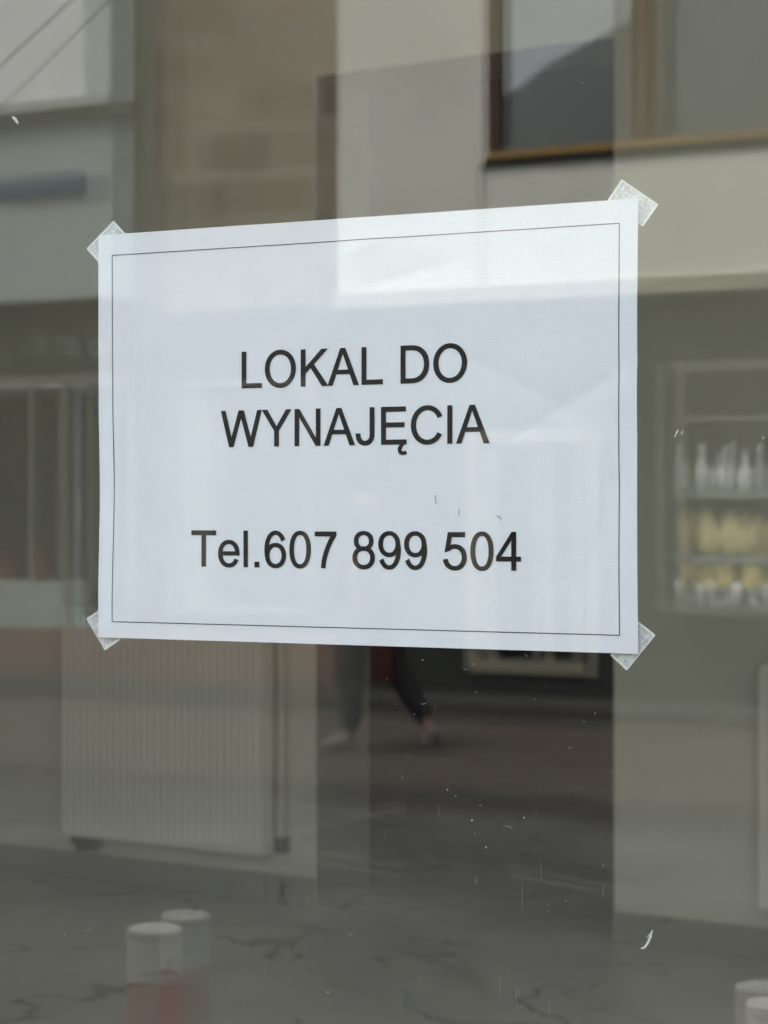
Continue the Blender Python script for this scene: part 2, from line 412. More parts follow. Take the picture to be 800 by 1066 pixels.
G = {
 'L': (556, [rc(73, 0, 168, 716), rc(167, 0, 523, 84)]),
 'O': (778, [rg(389, 358, 343, 370, 245, 287, e=.97)]),
 'K': (667, [rc(73, 0, 168, 716), pl(167, 361, 523, 716, 651, 716, 351, 426, 285, 362, 167, 248), pl(351, 426, 664, 0, 539, 0, 285, 362)]),
 'A': (667, [pl(-1, 0, 99, 0, 324, 626, 324, 716, 274, 716), pl(669, 0, 561, 0, 324, 626, 324, 716, 376, 716), pl(176, 217, 479, 217, 449, 294, 204, 294)]),
 'D': (722, [rc(77, 0, 172, 716), rc(171, 632, 311, 716), rc(171, 0, 311, 84), rg(310, 358, 362, 358, 263, 274, -90, 90, .93)]),
 'W': (944, [pl(12, 716, 109, 716, 298, 0, 202, 0), pl(202, 0, 298, 0, 512, 716, 418, 716), pl(432, 716, 530, 716, 748, 0, 651, 0), pl(651, 0, 748, 0, 938, 716, 843, 716)]),
 'Y': (667, [pl(286, 0, 381, 0, 381, 303, 286, 303), pl(286, 303, 381, 303, 333, 382, 125, 716, 10, 716), pl(381, 303, 658, 716, 548, 716, 333, 382)]),
 'N': (722, [rc(76, 0, 167, 716), rc(547, 0, 638, 716), pl(76, 716, 173, 716, 638, 0, 541, 0)]),
 'J': (500, [rc(333, 199, 428, 716), rg(229, 200, 199, 212, 104, 128, 176, 360)]),
 'Ę': (667, [rc(79, 0, 174, 716), rc(173, 632, 597, 716), rc(173, 331, 570, 415), rc(173, 0, 612, 84),
            strokep([(548, 20), (500, -35), (470, -90), (475, -140), (515, -172), (570, -170), (612, -158)], [50, 66, 74, 72, 66, 58, 52])]),
 'C': (722, [rg(392, 358, 343, 370, 245, 287, 27, 330, .97)]),
 'I': (278, [rc(93, 0, 188, 716)]),
 'T': (611, [rc(259, 0, 354, 633), rc(23, 632, 590, 716)]),
 'e': (556, [rg(278, 259, 242, 271, 150, 198, -6, 332), rc(120, 230, 517, 302)]),
 'l': (222, [rc(64, 0, 152, 716)]),
 '.': (278, [rc(91, 0, 191, 100)]),
 '0': (556, [rg(275, 353, 233, 365, 142, 293, e=.9)]),
 '6': (556, six), '9': (556, rot180(six, 278, 353)),
 '7': (556, [rc(47, 620, 511, 704), strokep([(468, 640), (400, 540), (335, 410), (283, 270), (248, 140), (231, 0)], 90), pl(405, 621, 511, 621, 511, 634, 500, 640)]),
 '8': (556, [rg(277, 531, 207, 188, 119, 117), rg(277, 205, 236, 217, 146, 143)]),
 '5': (556, [rc(128, 620, 478, 704), pl(128, 704, 204, 660, 158, 365, 60, 330), rg(268, 232, 246, 244, 152, 169, 190, 497)]),
 '4': (556, [rc(323, 0, 411, 716), rc(13, 171, 508, 251), pl(13, 250, 100, 250, 330, 588, 330, 716)]),
 ' ': (278, []),
}
def glyph_mesh(bm, text, size, x0, z0, mp):
    """lay text out from x0 along x; mp turns (x, z) into a vector"""
    u = size/1000
    for ch in text:
        adv, parts = G[ch]
        for p in parts:
            if p[0] == 'p':
                vs = [bm.verts.new(mp(x0+x*u, z0+y*u)) for x, y in p[1]]
                if len(vs) == 4 and 'rect':
                    pass
                bm.faces.new(vs)
            else:
                a = [bm.verts.new(mp(x0+x*u, z0+y*u)) for x, y in p[1]]; b = [bm.verts.new(mp(x0+x*u, z0+y*u)) for x, y in p[2]]
                for k in range(len(a)-1): bm.faces.new((a[k], a[k+1], b[k+1], b[k]))
        x0 += adv*u
def embolden(bm, w, dy):
    """a rim of half-width w round every face's free edges, a hair in front"""
    for e in [e for e in bm.edges if len(e.link_faces) == 1]:
        a, b = e.verts[0].co.copy(), e.verts[1].co.copy(); d = b-a; d.y = 0
        if d.length < 1e-7: continue
        d.normalize(); n = Vector((-d.z, 0, d.x))*w; o_ = Vector((0, dy, 0)); q = d*w*.6
        bm.faces.new([bm.verts.new(p) for p in (a-q+n+o_, b+q+n+o_, b+q-n+o_, a-q-n+o_)])
def twidth(text, size): return sum(G[c][0] for c in text)*size/1000
lay = [0]
for text, zb in (("LOKAL DO", .0626), ("WYNAJĘCIA", .0330), ("Tel.607 899 504", -.0277)):
    bm = bmesh.new(); sz = .0254
    glyph_mesh(bm, text, sz, -.4735-twidth(text, sz)/2, EYE+zb, lambda x, z: Vector((x, YP+wav(x, z)-.00022, z)))
    embolden(bm, .00016, -.00003)
    obj('lettering', bm, M['ink'], sign)
# hairline border
bx0, bx1, bz0, bz1, hw = -.6128, -.3335, EYE-.0571, EYE+.1337, .00022
bm = bmesh.new()
def hline(bm, p, q, n=60):
    vs = []
    for k in range(n+1):
        x = p[0]+(q[0]-p[0])*k/n; z = p[1]+(q[1]-p[1])*k/n
        if abs(q[0]-p[0]) > abs(q[1]-p[1]): a, b = (x, z-hw), (x, z+hw)
        else: a, b = (x-hw, z), (x+hw, z)
        vs.append([bm.verts.new((s[0]+sx(s[0], s[1]), YP+wav(*s)-.0002, s[1])) for s in (a, b)])
    for a, b in zip(vs, vs[1:]): bm.faces.new((a[0], b[0], b[1], a[1]))
hline(bm, (bx0-hw, bz1), (bx1+hw, bz1)); hline(bm, (bx0-hw, bz0), (bx1+hw, bz0))
hline(bm, (bx0, bz0+hw), (bx0, bz1-hw)); hline(bm, (bx1, bz0+hw), (bx1, bz1-hw))
obj('border_line', bm, M['hairline'], sign)
# little toner smudges
bm = bmesh.new()
for lst in ([(454, 515), (455, 520), (455, 525)], [(479, 530), (479, 533), (479, 537)], [(517, 537), (521, 538), (523, 541)]):
    pp = [hitY(a, b, YP) for a, b in lst]; strand(bm, [(p.x, p.z) for p in pp], .0005, YP-.0011)
obj('smudge', bm, M['smudge'], sign)
# tape pieces across the corners
for lab, P in (('tape', [(119, 230), (91, 259), (119, 291), (148, 262)]), ('tape', [(648, 187), (686, 213), (670, 236), (632, 210)]),
               ('tape', [(91, 644), (110, 677), (126, 666), (107, 633)]), ('tape', [(683, 661), (653, 698), (636, 682), (664, 646)])):
    q = [hitY(a, b, YP+.0024) for a, b in P]
    bm = bmesh.new(); N = 10; rows = []
    for i in range(N+1):
        r = []
        for j in range(N+1):
            s, tt = i/N, j/N
            p = q[0]*(1-s)*(1-tt)+q[1]*s*(1-tt)+q[2]*s*tt+q[3]*(1-s)*tt
            p.y += .0003*noise.noise(p*300); r.append(bm.verts.new(p))
        rows.append(r)
    for i in range(N):
        for j in range(N): bm.faces.new((rows[i][j], rows[i+1][j], rows[i+1][j+1], rows[i][j+1]))
    tp = obj('tape', bm, M['tape'], sign, smooth=True)
    bm = bmesh.new(); cen = (q[0]+q[1]+q[2]+q[3])/4
    for k in range(4):
        a, b = q[k], q[(k+1) % 4]; ia, ib = a+(cen-a).normalized()*.0013, b+(cen-b).normalized()*.0011
        off = Vector((0, -.0006, 0))
        bm.faces.new([bm.verts.new(v+off) for v in (a, b, ib, ia)])
    obj('cut_edge', bm, M['tape_edge'], tp)

# ------------------------------------------------------------------ the empty shop behind
floorM = M['marble']
obj('floor', B(-9.5, 2.6, .12, 14, -.06, 0), floorM, kind='structure')
aw = RAD(-6); uw = Vector((math.cos(aw), math.sin(aw), 0)); nw = Vector((-math.sin(aw), math.cos(aw), 0))
d = ray(329, 943); s_ = -EYE/d.z; P0 = CAM+d*s_
MW = Matrix.Translation(P0) @ Matrix.Rotation(aw, 4, 'Z')   # local x along the wall, y into the back room, z up
MWi = MW.inverted()
def onwall(px, py, off=0):
    """wall-frame coordinates of what is seen there on the plane 'off' in front of (-) the wall"""
    o = MWi @ CAM; dd = MWi.to_3x3() @ ray(px, py); s = (off-o.y)/dd.y; return o+dd*s
ox1 = onwall(639.5, 800).x; oz = onwall(338, 78).z
TH = .37
pw = thing('partition_wall', 'pale plaster wall inside the shop with a tall open doorway in it', 'wall', P0)
bm = bmesh.new()
bx(bm, -5.5, 0, 0, TH, 0, 4.2, MW); bx(bm, ox1, 4.2, 0, TH, 0, 4.2, MW); bx(bm, 0.0005, ox1-.0005, 0, TH, oz, 4.2, MW)
obj('wall_face', bm, M['wall_in'], pw)
bm = bmesh.new(); bx(bm, .0005, .0035, .004, TH+.003, 0, oz-.004, MW); obj('door_jamb', bm, M['jamb'], pw)  # thin skin on the left reveal carrying its painted shade
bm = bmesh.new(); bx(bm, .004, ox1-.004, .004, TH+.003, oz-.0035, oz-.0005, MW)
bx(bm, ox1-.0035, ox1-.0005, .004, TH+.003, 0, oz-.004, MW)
obj('shaded_reveal', bm, M['soffit'], pw)  # thin skin, darker colour gives the soffit and right reveal their shade
hs_ = onwall(329, 914).z
for a, b in ((-5.4, 0), (ox1, 4.1)):
    bm = bmesh.new(); bx(bm, a, b, -.015, -.001, 0, hs_, MW, bev=.003); obj('skirting', bm, M['skirt'], pw)
# back room
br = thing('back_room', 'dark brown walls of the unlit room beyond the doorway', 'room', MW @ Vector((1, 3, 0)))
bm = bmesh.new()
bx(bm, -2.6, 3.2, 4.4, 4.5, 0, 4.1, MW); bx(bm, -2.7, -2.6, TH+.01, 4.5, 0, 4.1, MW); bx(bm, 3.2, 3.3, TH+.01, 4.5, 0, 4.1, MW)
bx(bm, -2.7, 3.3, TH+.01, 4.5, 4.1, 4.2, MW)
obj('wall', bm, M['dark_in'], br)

def radiator(name, xa, xb, z0, z1, label, full=True):
    t = thing(name, label, 'radiator', MW @ Vector(((xa+xb)/2, -.06, 0)), 'white panel radiators')
    bm = bmesh.new(); n = int((xb-xa)/.0333); st = (xb-xa)/n
    y0 = -.115
    # ribbed face: shallow rounded flutes
    prof = []
    for k in range(n):
        x = xa+k*st
        prof += [(x, 0), (x+st*.18, 0), (x+st*.32, .0045), (x+st*.68, .0045), (x+st*.82, 0)]
    prof.append((xb, 0))
    top = []; bot = []
    for x, dep in prof:
        bot.append(bm.verts.new(MW @ Vector((x, y0+dep, z0+.03)))); top.append(bm.verts.new(MW @ Vector((x, y0+dep, z1-.03))))
    for k in range(len(prof)-1): bm.faces.new((bot[k], bot[k+1], top[k+1], top[k]))
    bx(bm, xa, xb, y0-.001, -.05, z0, z0+.03, MW, bev=.006); bx(bm, xa, xb, y0-.001, -.05, z1-.03, z1, MW, bev=.006)
    bx(bm, xa-.004, xa, y0, -.05, z0+.002, z1-.002, MW); bx(bm, xb, xb+.004, y0, -.05, z0+.002, z1-.002, MW)
    bx(bm, xa, xb, y0+.02, -.045, z0+.03, z1-.03, MW)
    obj('panel', bm, M['rad'], t)
    for zz in (z0+.06, z1-.06):
        for xx in (xa+.1, xb-.16):
            obj('bracket', B(xx, xx+.06, -.045, -.001, zz-.03, zz+.03, MW), M['dark_metal'], t)
    bm = bmesh.new()
    tube(bm, [MW @ Vector(p) for p in ((xb+.004, -.07, z1-.035), (xb+.045, -.07, z1-.035), (xb+.06, -.07, z1-.05), (xb+.06, -.07, z0+.05), (xb+.045, -.07, z0+.035), (xb+.004, -.07, z0+.035))], .011, 10)
    obj('pipe', bm, M['wall_in'], t, smooth=True)
    for zz in (z0+.045, z1-.045):
        bm = bmesh.new(); bx(bm, xb+.040, xb+.080, -.095, -.05, zz-.03, zz+.03, MW, bev=.006)
        obj('valve', bm, M['dark_metal'], t)
    bm = bmesh.new()
    bx(bm, xa+.03, xa+.17, -.10, -.06, z0-.035, z0-.003, MW, bev=.006)
    bx(bm, xa+.05, xa+.09, -.095, -.065, z0-.06, z0-.036, MW, bev=.004); bx(bm, xa+.11, xa+.15, -.095, -.065, z0-.05, z0-.036, MW, bev=.004)
    obj('connector', bm, M['dark_metal'], t)
    return t
ra = onwall(65, 872, -.115); rb = onwall(273, 889, -.115)
rz = (ra.z+rb.z)/2
radiator('radiator', ra.x, rb.x, rz, rz+.93, 'ribbed white panel radiator on the wall left of the dark doorway')
rc_ = onwall(791, 950, -.115)
radiator('radiator', rc_.x, rc_.x+1.0, rz, onwall(791, 692, -.115).z, 'white panel radiator cut off by the right edge of the photo')
# drain pipe stub by the skirting
bm = bmesh.new(); q = onwall(295, 925, -.03)
tube(bm, [MW @ Vector((q.x-.015, -.03, 0)), MW @ Vector((q.x, -.035, .09)), MW @ Vector((q.x+.012, -.03, 0))], .007, 8)
tag(place_at_base(obj('wall_hook', bm, M['dark_metal'])), 'small dark bent bracket at the skirting beside the doorway', 'bracket')

# the shop's own shell around us (mostly out of the frame)
bm = bmesh.new()
bx(bm, -9.6, WX0-.062, -.05, .12, 0, 4.6); bx(bm, WX1+.062, 2.7, -.05, .12, 0, 4.6)
bx(bm, WX0-.062, WX1+.062, -.05, .12, 0, WZ0-.062); bx(bm, WX0-.062, WX1+.062, -.05, .12, WZ1+.062, 4.6)
tag(place_at_base(obj('shop_wall', bm, M['outer_wall'])), 'plain rendered wall that holds the shop window with the notice', 'wall')
bm = bmesh.new(); bx(bm, -9.6, -9.5, .121, 14, 0, 4.3); bx(bm, 2.6, 2.7, .121, 14, 0, 4.3)
tag(place_at_base(obj('side_wall', bm, M['wall_in'])), 'pale side walls of the empty shop', 'wall')
bm = bmesh.new()   # unseen slit added to the ceiling to brighten the upper rear wall
bx(bm, -9.6, 2.7, .121, 5.2, 4.31, 4.45); bx(bm, -9.6, 2.7, 5.30, 14, 4.31, 4.45)
bx(bm, -9.6, -9.2, 5.201, 5.299, 4.31, 4.45); bx(bm, 2.3, 2.7, 5.201, 5.299, 4.31, 4.45)
obj('ceiling', bm, M['wall_in'], kind='structure')

# ------------------------------------------------------------------ the street that the panes mirror
W = -14.7
obj('ground', sheet([(-250, -250, -.03), (250, -250, -.03), (250, 250, -.03), (-250, 250, -.03)]), mottled('far ground', (.22, .21, .19), .1, .2), kind='structure')
def yat(py, px=560): return reflG(px, py).y
kerbY = yat(745); roadY0 = yat(756); gutY0 = yat(825, 500); gutY1 = yat(850, 500)
obj('pavement', B(-45, 45, W-.6, kerbY-.12, -.02, .02), M['paving'], kind='structure')
obj('kerb', B(-45, 45, kerbY-.119, kerbY+.02, -.02, .03), M['kerb'], kind='structure')
obj('gutter', sheet([(-45, kerbY+.021, -.018), (45, kerbY+.021, -.018), (45, roadY0, -.018), (-45, roadY0, -.018)]), M['gutter'], kind='structure')
obj('road', sheet([(-45, roadY0, -.014), (45, roadY0, -.014), (45, gutY0, -.014), (-45, gutY0, -.014)]), M['road'], kind='structure')
obj('drain_channel', sheet([(-45, gutY0, -.010), (45, gutY0, -.010), (45, gutY1, -.010), (-45, gutY1, -.010)]), M['gutter'], kind='structure')
obj('near_paving', sheet([(-45, gutY1, -.006), (45, gutY1, -.006), (45, -.05, -.006), (-45, -.05, -.006)]), M['near'], kind='structure')
def gline(lst, wd, z=-.002):
    P = [reflG(a, b, z) for a, b in lst]; bm = bmesh.new(); vs = []
    for i, p in enumerate(P):
        d = P[min(i+1, len(P)-1)]-P[max(i-1, 0)]; d = Vector((-d.y, d.x, 0)).normalized()*wd/2
        vs.append((bm.verts.new(p+d), bm.verts.new(p-d)))
    for a, b in zip(vs, vs[1:]): bm.faces.new((a[0], b[0], b[1], a[1]))
    return bm
obj('road_marking', gline([(270, 878), (350, 858), (424, 841)], .07), M['roadline'], kind='structure')
obj('road_marking', gline([(318, 896), (360, 903), (420, 913)], .08), M['roadline'], kind='structure')
obj('road_marking', gline([(530, 911), (600, 924), (672, 937)], .08), M['roadline'], kind='structure')
# dark cracks in the near paving
rk = random.Random(5)
for lst, wd in (([(395, 984), (430, 992), (455, 1003), (480, 1008)], .05), ([(445, 1022), (470, 1028), (485, 1032)], .06), ([(478, 1005), (490, 1020), (505, 1038)], .05),
                ([(600, 1048), (650, 1056), (700, 1066)], .03), ([(0, 1045), (60, 1050), (95, 1042)], .03), ([(205, 988), (235, 990)], .05)):
    obj('crack', gline(lst, wd, -.004), M['gutter'], kind='structure')

# bollards
def bollard(p, h, r, label):
    t = thing('bollard', label, 'bollard', (p.x, p.y, 0), 'red and white bollards on the pavement')
    obj('cap', L([(r*.98, h-.012), (r*1.0, h-.004), (r*.93, h), (.0, h+.002)][:3], (p.x, p.y, 0), 40), M['white_paint'], t, smooth=False)
    zs = [h-.013]; k = 0
    z = h-.013; first = True
    while z > .02:
        z2 = max(.0, z-(.072 if first else .16)); first = False
        obj('band', L([(r, z2+.0005), (r, z-.0005)], (p.x, p.y, 0), 40), M['white_paint'] if k % 2 == 0 else M['red_paint'], t, smooth=False)
        z = z2; k += 1
    obj('base_plate', L([(r*1.6, -.004), (r*1.6, .008), (r*1.05, .012)], (p.x, p.y, 0), 40), M['dark_metal'], t)
def bpos(px, py, wpx, dia):
    dep = dia*FP/wpx; p = CAM+ray(px, py)*dep; return Vector((p.x, -p.y, 0)), p.z
bp, bh = bpos(161, 965, 57, .090); bollard(bp, bh, .045, 'white topped bollard with red band mirrored at the lower left of the window')
bp2, bh2 = bpos(806, 1043, 58, .090); bollard(bp2, bh2, .045, 'white topped bollard mirrored at the lower right corner of the window')

def house(name, label, x0, x1, y, z0, z1, mat, depth=7):
    t = thing(name, label, 'building', ((x0+x1)/2, y-depth/2, 0))
    return t
# --- right house: cream render above, dark shopfront below
xC = refl(350, 200, W).x; zl = refl(350, 322, W).z
hc = house('cream_house', 'cream rendered house with brown framed window above a dark shopfront across the street', xC, 6, W, 0, 10, None)
wx0 = refl(509, 165, W).x; wz0 = refl(509, 165, W).z; wx1 = wx0+3.1; wz1 = wz0+2.2
bm = bmesh.new()
bx(bm, xC, wx0, W-6, W, zl, 6.7); bx(bm, wx1, 6, W-6, W, zl, 6.7); bx(bm, wx0, wx1, W-6, W, zl, wz0); bx(bm, wx0, wx1, W-6, W, wz1, 6.7)
obj('wall', bm, M['facade'], hc)
obj('string_course', B(xC-.001, 6, W+.001, W+.07, zl+.001, zl+.13, bev=.01), M['ledge'], hc)
xs = refl(505, 180, W).x
obj('downpipe', B(xs-.012, xs+.012, W+.001, W+.012, zl+.14, wz0-.06), M['ledge'], hc)
# window
mul = refl(662, 120, W).x; mul1 = refl(692, 120, W).x
bm = bmesh.new(); fw = .085
for a, b, c_, d_ in ((wx0, wx0+fw, wz0, wz1), (wx1-fw, wx1, wz0, wz1), (wx0+fw+.001, wx1-fw-.001, wz1-fw, wz1), (mul, mul1, wz0+.001, wz1-fw-.001)):
    bx(bm, a, b, W-.14, W-.02, c_, d_, bev=.008)
wf = obj('window', bm, M['wood'], hc)
for a, b in ((wx0+fw+.002, mul-.002), (mul1+.002, wx1-fw-.002)):
    bm = bmesh.new(); q = .05
    bx(bm, a, a+q, W-.12, W-.05, wz0+.031, wz1-fw-.051); bx(bm, b-q, b, W-.12, W-.05, wz0+.031, wz1-fw-.051)
    bx(bm, a, b, W-.12, W-.05, wz1-fw-.051, wz1-fw-.001); bx(bm, a, b, W-.12, W-.05, wz0, wz0+.031)
    bmesh.ops.remove_doubles(bm, verts=bm.verts[:], dist=.0002)
    obj('sash', bm, M['dark_front'], wf)
    obj('pane', sheet([(a+q, W-.10, wz0), (b-q, W-.10, wz0), (b-q, W-.10, wz1-fw), (a+q, W-.10, wz1-fw)]), M['pane_far'], wf)
obj('sill', B(wx0+.02, wx1, W-.02, W+.045, wz0+.002, wz0+.055), M['brass'], wf)
obj('sill_shadow_strip', B(wx0-.02, wx1, W-.02, W+.03, wz0-.06, wz0), M['dark_front'], wf)  # solid dark bar drawn in place of the shade below the sill
# ground floor of the cream house
gy = W-.12
dx0 = refl(713, 500, W).x; dx1 = dx0+1.9; dz0 = refl(713, 636, W).z; dz1 = refl(713, 378, W).z
ex0 = refl(484, 690, W).x; ex1 = refl(619, 690, W).x; ez0 = refl(550, 704, W).z; ez1 = refl(500, 448, W).z
bm = bmesh.new(); zt = zl-.002; pz = .42
bx(bm, xC, ex0, gy-.3, gy, .03, zt); bx(bm, ex1, dx0, gy-.3, gy, .03, zt); bx(bm, dx1, 6, gy-.3, gy, .03, zt)
bx(bm, ex0, ex1, gy-.3, gy, ez1, zt); bx(bm, ex0, ex1, gy-.3, gy, .03, ez0); bx(bm, dx0, dx1, gy-.3, gy, dz1, zt); bx(bm, dx0, dx1, gy-.3, gy, .03, dz0)
obj('shopfront', bm, M['dark_front'], hc)
def frame_bm(x0, x1, z0, z1, w, ya, yb):
    bm = bmesh.new(); bx(bm, x0, x0+w, ya, yb, z0, z1); bx(bm, x1-w, x1, ya, yb, z0, z1)
    bx(bm, x0+w+.001, x1-w-.001, ya, yb, z0, z0+w); bx(bm, x0+w+.001, x1-w-.001, ya, yb, z1-w, z1); return bm
f = obj('window', frame_bm(ex0, ex1, ez0, ez1, .10, gy-.05, gy+.03), M['cream_frame'], hc)
obj('pane', sheet([(ex0+.1, gy-.02, ez0+.1), (ex1-.1, gy-.02, ez0+.1), (ex1-.1, gy-.02, ez1-.1), (ex0+.1, gy-.02, ez1-.1)]), M['thin_glass'], f)
for bxp in (508, 566):
    q_ = refl(bxp, 600, W).x; obj('glazing_bar', B(q_-.035, q_+.035, gy-.04, gy+.01, ez0+.102, ez1-.102), M['cream_frame'], f)
obj('window_back', B(ex0, ex1, gy-.6, gy-.58, ez0, ez1), M['disp_back'], f)
f = obj('display_window', frame_bm(dx0, dx1, dz0-.02, dz1, .075, gy+.26, gy+.32), M['olive_frame'], hc)
obj('transom', B(dx0+.08, dx1-.08, gy+.27, gy+.31, refl(760, 437, W).z-.02, refl(760, 437, W).z+.02), M['olive_frame'], f)
obj('pane', sheet([(dx0+.076, gy+.29, dz0+.056), (dx1-.076, gy+.29, dz0+.056), (dx1-.076, gy+.29, dz1-.076), (dx0+.076, gy+.29, dz1-.076)]), M['thin_glass'], f)
DB = gy-.02
bm = bmesh.new(); bx(bm, dx0+.01, dx1-.01, DB-.10, DB, dz0, dz1-.02)
bx(bm, dx0+.01, dx1-.01, DB+.001, gy+.255, dz0-.018, dz0+.02)
obj('display_back', bm, M['disp_back'], f)
shz = []
for py in (512, 580, 634):
    z = refl(760, py, gy+.12).z; shz.append(z)
for z in shz:
    obj('shelf', B(dx0+.002, dx1-.002, gy-.015, gy+.24, z-.055, z), M['shelf'], f)

# goods standing on the shelves
goods_y = gy+.13
def at_shelf(px): return refl(px, 540, goods_y).x
def sc(npx): return npx*18.0/FP
k = 0
jl = ['slim pale bottle at the left end of the top display shelf', 'tall pale jar with a neck, second on the top display shelf', 'short pale jar, third on the top display shelf',
      'wide pale jar in the middle of the top display shelf', 'low round pale pot on the top display shelf', 'tall pale vase near the right end of the top display shelf', 'pale carafe at the right edge of the top display shelf']
for (px, wp, hp), lb in zip(((705, 8, 32), (722, 13, 44), (739, 9, 26), (756, 15, 42), (775, 16, 34), (790, 12, 44), (806, 14, 40)), jl):
    x = at_shelf(px); r = sc(wp)/2; h = sc(hp)
    if x < dx0+.08+r: x = dx0+.09+r
    o = obj('jar', L([(r*.7, .001), (r, h*.08), (r*1.0, h*.45), (r*.55, h*.68), (r*.45, h*.82), (r*.62, h), (r*.5, h*.98)], (x, goods_y-.02*(k % 3), shz[0]), 18), M['jar'], smooth=True)
    tag(place_at_base(o), lb, 'jar', 'pale jars on the top display shelf'); k += 1
bl = ['round golden loaf at the left end of the middle display shelf', 'tall golden loaf, second on the middle display shelf', 'small loaf between two larger ones on the middle display shelf',
      'broad golden loaf in the centre of the middle display shelf', 'flat loaf right of the centre on the middle display shelf', 'golden loaf at the right end of the middle display shelf']
for (px, wp, hp), lb in zip(((727, 22, 46), (741, 12, 24), (759, 24, 44), (774, 12, 26), (789, 20, 40), (807, 18, 38)), bl):
    x = max(at_shelf(px), dx0+.2); r = sc(wp)/2; h = sc(hp); bm = bmesh.new()
    bmesh.ops.create_icosphere(bm, subdivisions=3, radius=1)
    for v_ in bm.verts:
        n_ = 1+.18*noise.noise(v_.co*2.3+Vector((px, 0, 0))); v_.co = Vector((v_.co.x*r*n_, v_.co.y*.06*n_, max(v_.co.z, -.75)*h*.55*n_))
    lo = min(v_.co.z for v_ in bm.verts)
    for v_ in bm.verts: v_.co += Vector((x, goods_y-.03*(k % 2), shz[1]-lo))
    o = obj('loaf', bm, M['bread'], smooth=True); tag(place_at_base(o), lb, 'bread', 'golden loaves on the middle display shelf'); k += 1
pl_ = ['gold capped jar at the left of the bottom display shelf', 'gold capped jar, second on the bottom display shelf', 'gold capped jar with yellow filling, third on the bottom display shelf', 'gold capped jar at the right end of the bottom display shelf']
for px, lb in zip((717, 751, 788, 812), pl_):
    x = max(at_shelf(px), dx0+.24); r = sc(24)/2; h = sc(44)
    t_ = thing('gold_jar', lb, 'jar', (x, goods_y, shz[2]), 'gold capped jars on the bottom display shelf')
    obj('glass_body', L([(r*.55, .001), (r*.5, h*.1), (r*.55, h*.3), (r*.85, h*.38), (r*.9, h*.44)], (x, goods_y, shz[2]), 18), M['jar'], t_, smooth=True)
    obj('gold_cap', L([(r*.92, h*.441), (r*1.0, h*.46), (r*1.05, h*.97), (r*.9, h)], (x, goods_y, shz[2]), 18), M['gold'], t_)
for px, lb in zip((733, 769, 801), ('small clear cup left of the second gold jar', 'small clear cup left of the third gold jar', 'small clear cup right of the third gold jar')):
    x = at_shelf(px); r = sc(11)/2; h = sc(24)
    o = obj('cup', L([(r*.6, .001), (r*.8, h*.5), (r, h), (r*.85, h*.98)], (x, goods_y+.06, shz[2]), 16), M['jar'], smooth=True)
    tag(place_at_base(o), lb, 'cup', 'clear cups on the bottom display shelf')

# --- middle house: dark rubble stone, set back a little
xB = refl(117, 200, W).x
hb = house('stone_house', 'dark brown rubble stone house between the grey and the cream house', xB, xC, W, 0, 11, None)
bm = bmesh.new(); zs0_ = refl(20, 655, W).z; bx(bm, xB+.002, xC-.002, W-6, W-.35, .03, 7.0)
obj('wall', bm, M['stone'], hb)
obj('shopfront', B(xB+.002, xC-.002, W-.5, W-.30, zs0_, refl(200, 318, W).z), M['dark_front'], hb)
wa, wb = refl(178, 500, W-.3).x, refl(325, 500, W-.3).x; wz_0, wz_1 = refl(250, 640, W-.3).z, refl(250, 395, W-.3).z
f = obj('window', frame_bm(wa, wb, wz_0, wz_1, .07, W-.298, W-.25), M['olive_frame'], hb)
obj('net_curtain', sheet([(wa+.072, W-.28, wz_0+.072), (wa+.42, W-.28, wz_0+.072), (wa+.42, W-.28, wz_1-.072), (wa+.072, W-.28, wz_1-.072)]), M['olive_frame'], f)
# --- left house: blue grey render with a pale blind window, shop below
ha = house('grey_house', 'blue grey rendered house with a large pale window and a shop below', -22, xB, W, 0, 10, None)
zA = refl(60, 310, W).z; wax1 = refl(90, 60, W).x; waz0 = refl(60, 106, W).z
bm = bmesh.new()
bx(bm, -24, xB, W-6, W, zA, waz0); bx(bm, wax1, xB, W-6, W, waz0, 6.7); bx(bm, -24, wax1, W-6, W, waz0+2.4, 6.7); bx(bm, -24, -15, W-6, W, waz0, waz0+2.4)
obj('wall', bm, M['grey_wall'], ha)
f = obj('window', frame_bm(-15, wax1, waz0+.002, waz0+2.398, .05, W-.12, W-.01), M['pale_frame'], ha)
obj('blind', sheet([(-14.95, W-.02, waz0+.05), (wax1-.05, W-.02, waz0+.05), (wax1-.05, W-.02, waz0+2.35), (-14.95, W-.02, waz0+2.35)]), M['pale_blind'], f)
obj('ledge', B(-24, xB+.02, W+.001, W+.10, waz0-.10, waz0-.002), M['grey_lip'], ha)
sx1 = refl(88, 188, W).x; sa, sb = refl(60, 200, W).z, refl(60, 180, W).z
obj('sign_board', B(-15.5, sx1, W+.002, W+.05, sa, sb, bev=.006), M['blue_sign'], ha)
# shop of the grey house
gz = .1; shop_top = refl(40, 392, W).z
bm = bmesh.new()
pxs = [refl(p, 500, W).x for p in (27, 62)]
zs1 = refl(20, 607, W).z; zs0 = refl(20, 655, W).z
xd1 = refl(112, 500, W).x
bx(bm, -24, xB, W-.35, W-.1, shop_top, zA-.002)
bx(bm, xd1, xB, W-.35, W-.1, gz, shop_top-.001)
obj('fascia', bm, M['dark_front'], ha)
obj('fascia_rail', B(-24, xd1, W-.099, W-.06, shop_top-.06, shop_top+.02), M['olive_frame'], ha)
zr = refl(20, 405, W).z
bm = bmesh.new()
bx(bm, -24, pxs[0]-.03, W-.20, W-.10, zr-.03, zr+.03)
bx(bm, pxs[0]-.03, pxs[0]+.03, W-.20, W-.08, zs1+.001, zr+.03); bx(bm, pxs[1]-.03, pxs[1]+.03, W-.20, W-.08, gz, shop_top-.062)
obj('shop_frame', bm, M['olive_frame'], ha)
